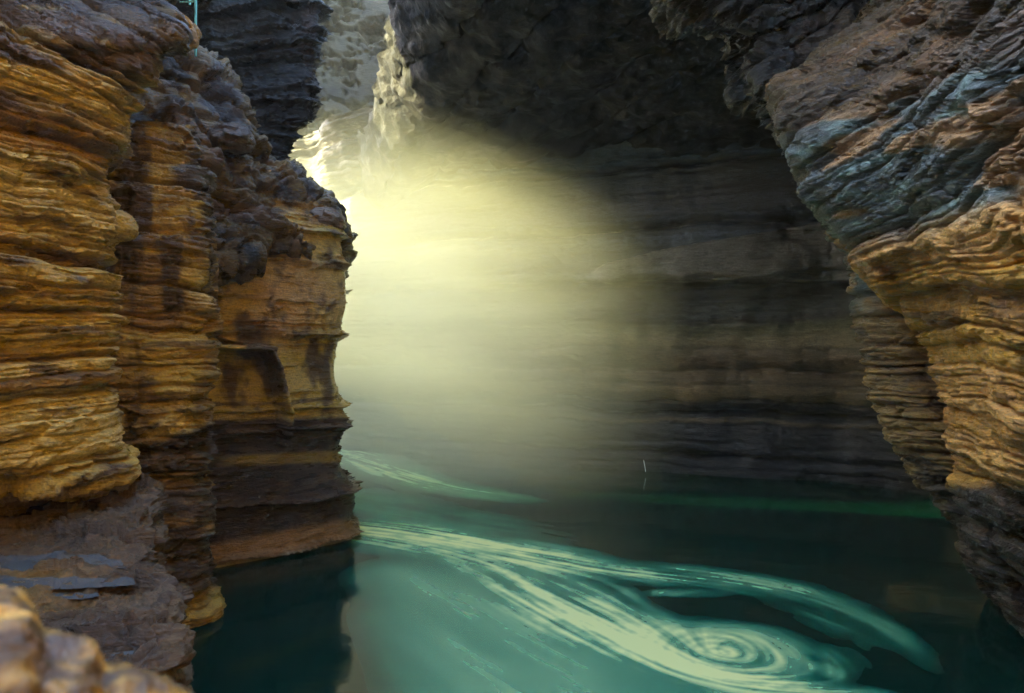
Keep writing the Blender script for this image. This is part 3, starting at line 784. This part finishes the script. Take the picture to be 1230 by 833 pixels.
def make_foam():
    rx, ry = 1000, 1100
    x0, x1, y0, y1 = -14.0, 13.0, 8.0, 38.0
    # finer rows near the viewer
    ty = np.linspace(0, 1, ry) ** 1.6
    ys = (y0 + (y1 - y0) * ty).astype(F)
    xs = np.linspace(x0, x1, rx).astype(F)
    X, Y = np.meshgrid(xs, ys)
    strokes = [  # points (px,py), half width m, strength, colour weight
        ([(405, 634), (440, 636), (500, 647), (560, 656), (620, 666), (680, 677), (740, 686), (800, 692)], [.5, .6, .8, .75, .7, .62, .45, .3], [1.0, 1.2, 1.35, 1.35, 1.3, 1.15, .9, .5]),
        ([(760, 687), (840, 694), (900, 702), (960, 713), (1010, 730), (1060, 755), (1100, 782), (1130, 815)], [.45, .5, .5, .5, .45, .4, .3, .3], [.6, .52, .44, .36, .28, .2, .11, .04]),
        ([(540, 662), (585, 682), (620, 702), (660, 726), (700, 750), (740, 770), (780, 785), (830, 800), (880, 812), (940, 824), (990, 835), (1060, 846)], [.5, .6, .75, .85, .9, .8, .65, .55, .5, .42, .35, .3], [.5, .7, .85, .95, 1, 1, 1, 1, 1, .9, .6, .35]),
        ([(640, 700), (700, 722), (750, 742), (800, 758), (850, 764), (900, 768)], [.5, .5, .5, .45, .35, .25], [.45, .65, .7, .7, .65, .45]),
        ([(400, 543), (430, 550), (470, 567), (520, 583), (580, 593), (640, 602)], [1.0, 1.0, .9, .7, .6, .5], [.9, .9, .75, .5, .3, .12]),
        ([(430, 600), (520, 620), (600, 632), (700, 650)], [1.2, 1.2, 1.0, .8], [.22, .2, .14, .05]),
        ([(480, 690), (550, 725), (620, 765), (700, 800), (800, 840)], [.8, 1.2, 1.5, 1.3, 1.0], [.36, .42, .42, .4, .3]),
        ([(500, 735), (545, 780), (610, 840)], [.8, .9, 1.1], [.34, .4, .42]),  # milky film; also paints the mist's pale reflection on the water
        ([(600, 800), (700, 840), (800, 870)], [1.0, 1.0, 1.0], [.4, .42, .3]),
        ([(700, 700), (740, 712), (760, 728), (800, 742)], [.3, .35, .35, .3], [.35, .35, .35, .3]),
        ([(930, 726), (990, 745), (1040, 770)], [.4, .5, .4], [.2, .2, .1]),
        ([(1000, 790), (960, 812), (900, 815)], [.4, .4, .4], [.25, .3, .3]),
    ]
    env = np.zeros_like(X); vx = np.zeros_like(X); vy = np.zeros_like(X); wsum = np.zeros_like(X) + 1e-6
    sx = X; sy = Y
    soft = np.zeros_like(X)
    for si, (pts, ws, st) in enumerate(strokes):
        W_ = np.array([WP(*p) for p in pts])
        best = np.zeros_like(X)
        for k in range(len(pts) - 1):
            a, b = W_[k], W_[k + 1]; ab = b - a; L = np.linalg.norm(ab)
            t = np.clip(((sx - a[0]) * ab[0] + (sy - a[1]) * ab[1]) / L ** 2, 0, 1)
            dx = sx - (a[0] + t * ab[0]); dy = sy - (a[1] + t * ab[1]); dist = np.hypot(dx, dy)
            hw = ws[k] + t * (ws[k + 1] - ws[k]); s = st[k] + t * (st[k + 1] - st[k])
            e = s * np.exp(-(dist / (1.4 * hw)) ** 2.0)
            best = np.maximum(best, e)
            g = np.exp(-(dist / (hw * 1.6)) ** 2) * max(st) + 1e-9
            vx += g * ab[0] / L; vy += g * ab[1] / L; wsum += g
        if si in (6, 7, 8):
            soft = np.maximum(soft, best); continue
        env = np.maximum(env, best) + 0.25 * np.minimum(env, best)
    # whirl
    C = WP(868, 786); C2 = np.array([C[0] + 0.35, C[1] + 0.65])
    dx, dy = X - C[0], Y - C[1]; r = np.hypot(dx, dy) + 1e-4
    dx2, dy2 = X - C2[0], Y - C2[1]; r2 = np.hypot(dx2, dy2) + 1e-4
    g1 = 3.0 * np.exp(-(r / 1.7) ** 2); g2 = 0.35 * np.exp(-(r2 / 4.2) ** 4)
    # counter-clockwise seen from above is turned so that the near side runs left to right
    vx += g1 * (-dy / r * -1 * -1) + g2 * (-dy2 / r2); vy += g1 * (dx / r) + g2 * (dx2 / r2)
    vx += -0.10 * g1 * dx / r; vy += -0.10 * g1 * dy / r
    vx += 0.02; vy += -0.006
    m = np.hypot(vx, vy) + 1e-6; vx /= m; vy /= m
    spiral = np.exp(-(r / 1.55) ** 3)
    th = np.arctan2(dy, dx)
    arms = 0.75 + 0.25 * np.cos(2 * th + 7.5 * np.log(r + 0.06))
    env = np.maximum(env, spiral * 0.85)
    # dark eye loops
    e1 = np.hypot((X - WP(870, 732)[0]) / 2.1, (Y - WP(870, 732)[1]) / 1.1)
    env *= 1 - 0.75 * np.exp(-e1 ** 4)
    for p, wx_, wy_, a in [((990, 805), .28, .35, .95), ((825, 713), .85, .22, .75), ((808, 756), .35, .2, .6), ((985, 832), .3, .2, .6)]:
        c_ = WP(*p); env = np.maximum(env, a * np.exp(-(((X - c_[0]) / wx_) ** 2 + ((Y - c_[1]) / wy_) ** 2) ** 1.3))
    # streaks: noise drawn out along the flow
    P = np.stack([X * 5.5, Y * 5.5, X * 0], -1); P2 = np.stack([X * 24, Y * 24, X * 0 + 5], -1)
    src = (0.6 * noise(P, 3) + 0.8 * noise(P2, 4) + 0.4 * noise(np.stack([X * 2.2, Y * 2.2, X * 0 + 9], -1), 5)).astype(F)
    acc = src.copy(); cnt = 1.0
    gx = (rx - 1) / (x1 - x0)
    def samp(A_, x, y):
        ix = np.clip(((x - x0) * gx), 0, rx - 1).astype(np.int32)
        iy = np.clip((np.clip((y - y0) / (y1 - y0), 0, 1) ** (1 / 1.6)) * (ry - 1), 0, ry - 1).astype(np.int32)
        return A_[iy, ix]
    vx = vx.astype(F); vy = vy.astype(F)
    for sgn in (1, -1):
        x = X.copy(); y = Y.copy()
        for k in range(26):
            ux = samp(vx, x, y); uy = samp(vy, x, y)
            x = x + sgn * 0.048 * ux; y = y + sgn * 0.048 * uy
            acc += samp(src, x, y); cnt += 1
    acc = acc / cnt; acc = acc / acc.std()
    lic = 1 / (1 + np.exp(-1.4 * acc))
    ph = 26 * r ** 0.9 - 1.0 * th + 2.2 * noise(np.stack([X * 1.3, Y * 1.3, X * 0], -1), 8)
    ring = 0.5 + 0.5 * np.sin(ph)
    wr = 0.28 * np.exp(-(r / 1.9) ** 4)
    lic = lic * (1 - wr) + wr * (0.55 * ring + 0.45 * lic)
    dens = env * (0.16 + 1.12 * lic ** 1.4)
    dens = np.maximum(dens, np.clip(env - 0.85, 0, 1) * 2.2 * (0.4 + 0.6 * lic) * sm(3.0, 1.0, X))
    dens = dens + 0.10 * lic * sm(0.02, 0.15, env)
    dens = np.maximum(dens, soft * (0.78 + 0.3 * lic)); env = np.maximum(env, soft)
    dens = np.clip(dens, 0, 1) * sm(0.0, 0.16, env)
    dens = blur(blur(dens, 1.0, 0), 1.0, 1)
    keep = dens > 0.015
    q = grid_quads(ry, rx)
    kq = keep.reshape(-1)[q].any(1); q = q[kq]
    u, inv = np.unique(q, return_inverse=True)
    co = np.stack([X, Y, 0.006 + 0 * X], -1).reshape(-1, 3)[u]
    m = bpy.data.materials.new('foam film'); m.use_nodes = True
    t = m.node_tree; N = t.nodes; b = N['Principled BSDF']
    b.inputs['Specular IOR Level'].default_value = 0.15; b.inputs['Roughness'].default_value = 0.7
    at = N.new('ShaderNodeAttribute'); at.attribute_name = 'albedo'
    t.links.new(at.outputs['Fac'], b.inputs['Alpha'])
    cr = N.new('ShaderNodeValToRGB'); cr.color_ramp.elements[0].color = (0.0, 0.70, 0.43, 1); cr.color_ramp.elements[1].color = (0.86, 0.85, 0.34, 1)
    cr.color_ramp.elements[0].position = 0.05; cr.color_ramp.elements[1].position = 0.95
    t.links.new(at.outputs['Fac'], cr.inputs[0]); t.links.new(cr.outputs[0], b.inputs['Base Color'])
    dn = dens.reshape(-1)[u]
    o = mesh_from('foam', co, inv.reshape(-1, 4), m, np.stack([dn] * 3, -1))
    tag(o, 'pale foam drawn into long streaks and a whirl on the teal pool', 'foam', None, 'stuff')
make_foam()

# ------------------------------------------------------------------ railing, top left
def tube(pts, r, n=8):
    pts = [np.array(p, float) for p in pts]; V = []; Q = []
    for k, p in enumerate(pts):
        d = pts[min(k + 1, len(pts) - 1)] - pts[max(k - 1, 0)]; d /= np.linalg.norm(d)
        a = np.cross(d, [0.3, 0.9, 0.2]); a /= np.linalg.norm(a); b = np.cross(d, a)
        for j in range(n):
            t = 2 * math.pi * j / n; V.append(p + r * (math.cos(t) * a + math.sin(t) * b))
    for k in range(len(pts) - 1):
        for j in range(n):
            Q.append((k * n + j, k * n + (j + 1) % n, (k + 1) * n + (j + 1) % n, (k + 1) * n + j))
    return np.array(V), np.array(Q)

M_RAIL = bpy.data.materials.new('teal painted metal'); M_RAIL.use_nodes = True
_b = M_RAIL.node_tree.nodes['Principled BSDF']; _b.inputs['Base Color'].default_value = (0.13, 0.52, 0.43, 1); _b.inputs['Roughness'].default_value = 0.4
_n = M_RAIL.node_tree.nodes.new('ShaderNodeTexNoise'); _n.inputs['Scale'].default_value = 9
_c = M_RAIL.node_tree.nodes.new('ShaderNodeValToRGB'); _c.color_ramp.elements[0].position = 0.42; _c.color_ramp.elements[0].color = (0.06, 0.09, 0.07, 1)
_c.color_ramp.elements[1].position = 0.5; _c.color_ramp.elements[1].color = (0.16, 0.60, 0.50, 1)
M_RAIL.node_tree.links.new(_n.outputs['Fac'], _c.inputs[0]); M_RAIL.node_tree.links.new(_c.outputs[0], _b.inputs['Base Color'])
def make_rail():
    d = 17.2
    base = np.array(W(234, 66, d)); root = empty('metal_railing', base)
    tag(root, 'teal painted metal railing standing among the dark rocks at top left', 'railing')
    def part(name, pts, r):
        V, Q = tube(pts, r); mesh_from(name, V - base, Q, M_RAIL, None, root)
    part('post', [W(235, 68, d), W(235, -40, d)], 0.032)
    part('post', [W(228, 6, d + 1.4), W(228, -40, d + 1.4)], 0.03)
    part('rail', [W(217, 30, d + 1.5), W(235, 30, d)], 0.024)
    part('rail', [W(221, 59, d + 1.5), W(235, 58, d)], 0.024)
    part('rail', [W(216, 3, d + 1.5), W(235, 2, d)], 0.024)
    part('brace', [W(205, 5, d + 0.5), W(235, 56, d)], 0.014)
make_rail()

# ------------------------------------------------------------------ thin trickle on the back wall
def make_trickle():
    d = 30.2
    V, Q = tube([W(773, 553, d), W(774.5, 560, d - .1), W(775.5, 567, d - .2)], 0.012, 6)
    m = bpy.data.materials.new('falling water'); m.use_nodes = True
    b = m.node_tree.nodes['Principled BSDF']; b.inputs['Base Color'].default_value = (.75, .85, .9, 1); b.inputs['Roughness'].default_value = .3
    o = mesh_from('water_trickle', V, Q, m, None, None, V[0]); tag(o, 'tiny white water trickle at the foot of the cave back wall', 'trickle')
make_trickle()

# ------------------------------------------------------------------ spray mist from the fall, and thin haze
def vol_mat(name, col, dens, aniso, field=None):
    m = bpy.data.materials.new(name); m.use_nodes = True
    t = m.node_tree
    for n in list(t.nodes): t.nodes.remove(n)
    o = t.nodes.new('ShaderNodeOutputMaterial'); v = t.nodes.new('ShaderNodeVolumePrincipled')
    v.inputs['Color'].default_value = (*col, 1); v.inputs['Density'].default_value = dens; v.inputs['Anisotropy'].default_value = aniso
    t.links.new(v.outputs[0], o.inputs['Volume'])
    if field: field(t, v)
    return m

def ball(n=40):
    u = np.linspace(0, 2 * math.pi, n, endpoint=False); v = np.linspace(0.02, math.pi - 0.02, n // 2)
    V = np.array([(math.sin(b) * math.cos(a), math.sin(b) * math.sin(a), math.cos(b)) for b in v for a in u])
    Q = [(i * n + j, i * n + (j + 1) % n, (i + 1) * n + (j + 1) % n, (i + 1) * n + j) for i in range(len(v) - 1) for j in range(n)]
    m = len(V); V = np.vstack([V, [0, 0, 1], [0, 0, -1]])
    Q += [(m, (j + 1) % n, j, j) for j in range(0)]
    return V, Q, n, len(v), m

def make_mist():
    c = np.array([-5.5, 28.0, 4.5]); R_ = np.array([14.5, 8.5, 13.0])
    import bmesh
    bm = bmesh.new(); bmesh.ops.create_icosphere(bm, subdivisions=4, radius=1)
    for v in bm.verts:
        k = 1 + 0.08 * float(noise(np.array(v.co) * 2.2, 9)); v.co = Vector(np.array(v.co) * R_ * k)
    me = bpy.data.meshes.new('spray_mist'); bm.to_mesh(me); bm.free()
    def field(t, v):
        N = t.nodes; L = t.links
        tc = N.new('ShaderNodeTexCoord'); mp = N.new('ShaderNodeMapping'); mp.vector_type = 'POINT'
        mp.inputs['Scale'].default_value = tuple(1 / R_)
        L.new(tc.outputs['Object'], mp.inputs[0])
        ln = N.new('ShaderNodeVectorMath'); ln.operation = 'LENGTH'; L.new(mp.outputs[0], ln.inputs[0])
        mr = N.new('ShaderNodeMapRange'); mr.interpolation_type = 'SMOOTHSTEP'; mr.inputs['From Min'].default_value = 0.95; mr.inputs['From Max'].default_value = 0.22
        mr.inputs['To Min'].default_value = 0; mr.inputs['To Max'].default_value = MIST
        L.new(ln.outputs['Value'], mr.inputs[0])
        no = N.new('ShaderNodeTexNoise'); no.inputs['Scale'].default_value = 0.30; no.inputs['Detail'].default_value = 3
        mq = N.new('ShaderNodeMapping'); mq.inputs['Location'].default_value = (3.1, 7.7, 1.3); mq.inputs['Rotation'].default_value = (0, 0.5, 0); mq.inputs['Scale'].default_value = (0.45, 1, 1.7)
        L.new(tc.outputs['Object'], mq.inputs[0]); L.new(mq.outputs[0], no.inputs['Vector'])
        m2 = N.new('ShaderNodeMapRange'); m2.inputs['From Min'].default_value = .3; m2.inputs['From Max'].default_value = .7; m2.inputs['To Min'].default_value = .65; m2.inputs['To Max'].default_value = 1.3
        L.new(no.outputs['Fac'], m2.inputs[0])
        mu = N.new('ShaderNodeMath'); mu.operation = 'MULTIPLY'; L.new(mr.outputs[0], mu.inputs[0]); L.new(m2.outputs[0], mu.inputs[1])
        L.new(mu.outputs[0], v.inputs['Density'])
    me.materials.append(vol_mat('spray', (0.95, 1.0, 0.80), MIST, 0.25, field))
    o = bpy.data.objects.new('spray_mist', me); o.location = c; link(o)
    tag(o, 'pale yellow sunlit spray mist drifting in from the opening', 'mist', None, 'stuff')
MIST = 0.115
make_mist()

def make_haze():
    lo = np.array([-72, -17, -1.2]); hi = np.array([60, 77, 40.0])
    V = [(x, y, z) for x in (lo[0], hi[0]) for y in (lo[1], hi[1]) for z in (lo[2], hi[2])]
    Q = np.array([(0, 1, 3, 2), (4, 6, 7, 5), (0, 4, 5, 1), (2, 3, 7, 6), (0, 2, 6, 4), (1, 5, 7, 3)])
    o = mesh_from('haze', np.array(V), Q, vol_mat('haze air', (0.95, 1, 0.92), 0.0006, 0.2), None, None, (0, 0, 0), smooth=False)
    tag(o, 'thin damp haze filling the cave air', 'haze', None, 'stuff')
make_haze()
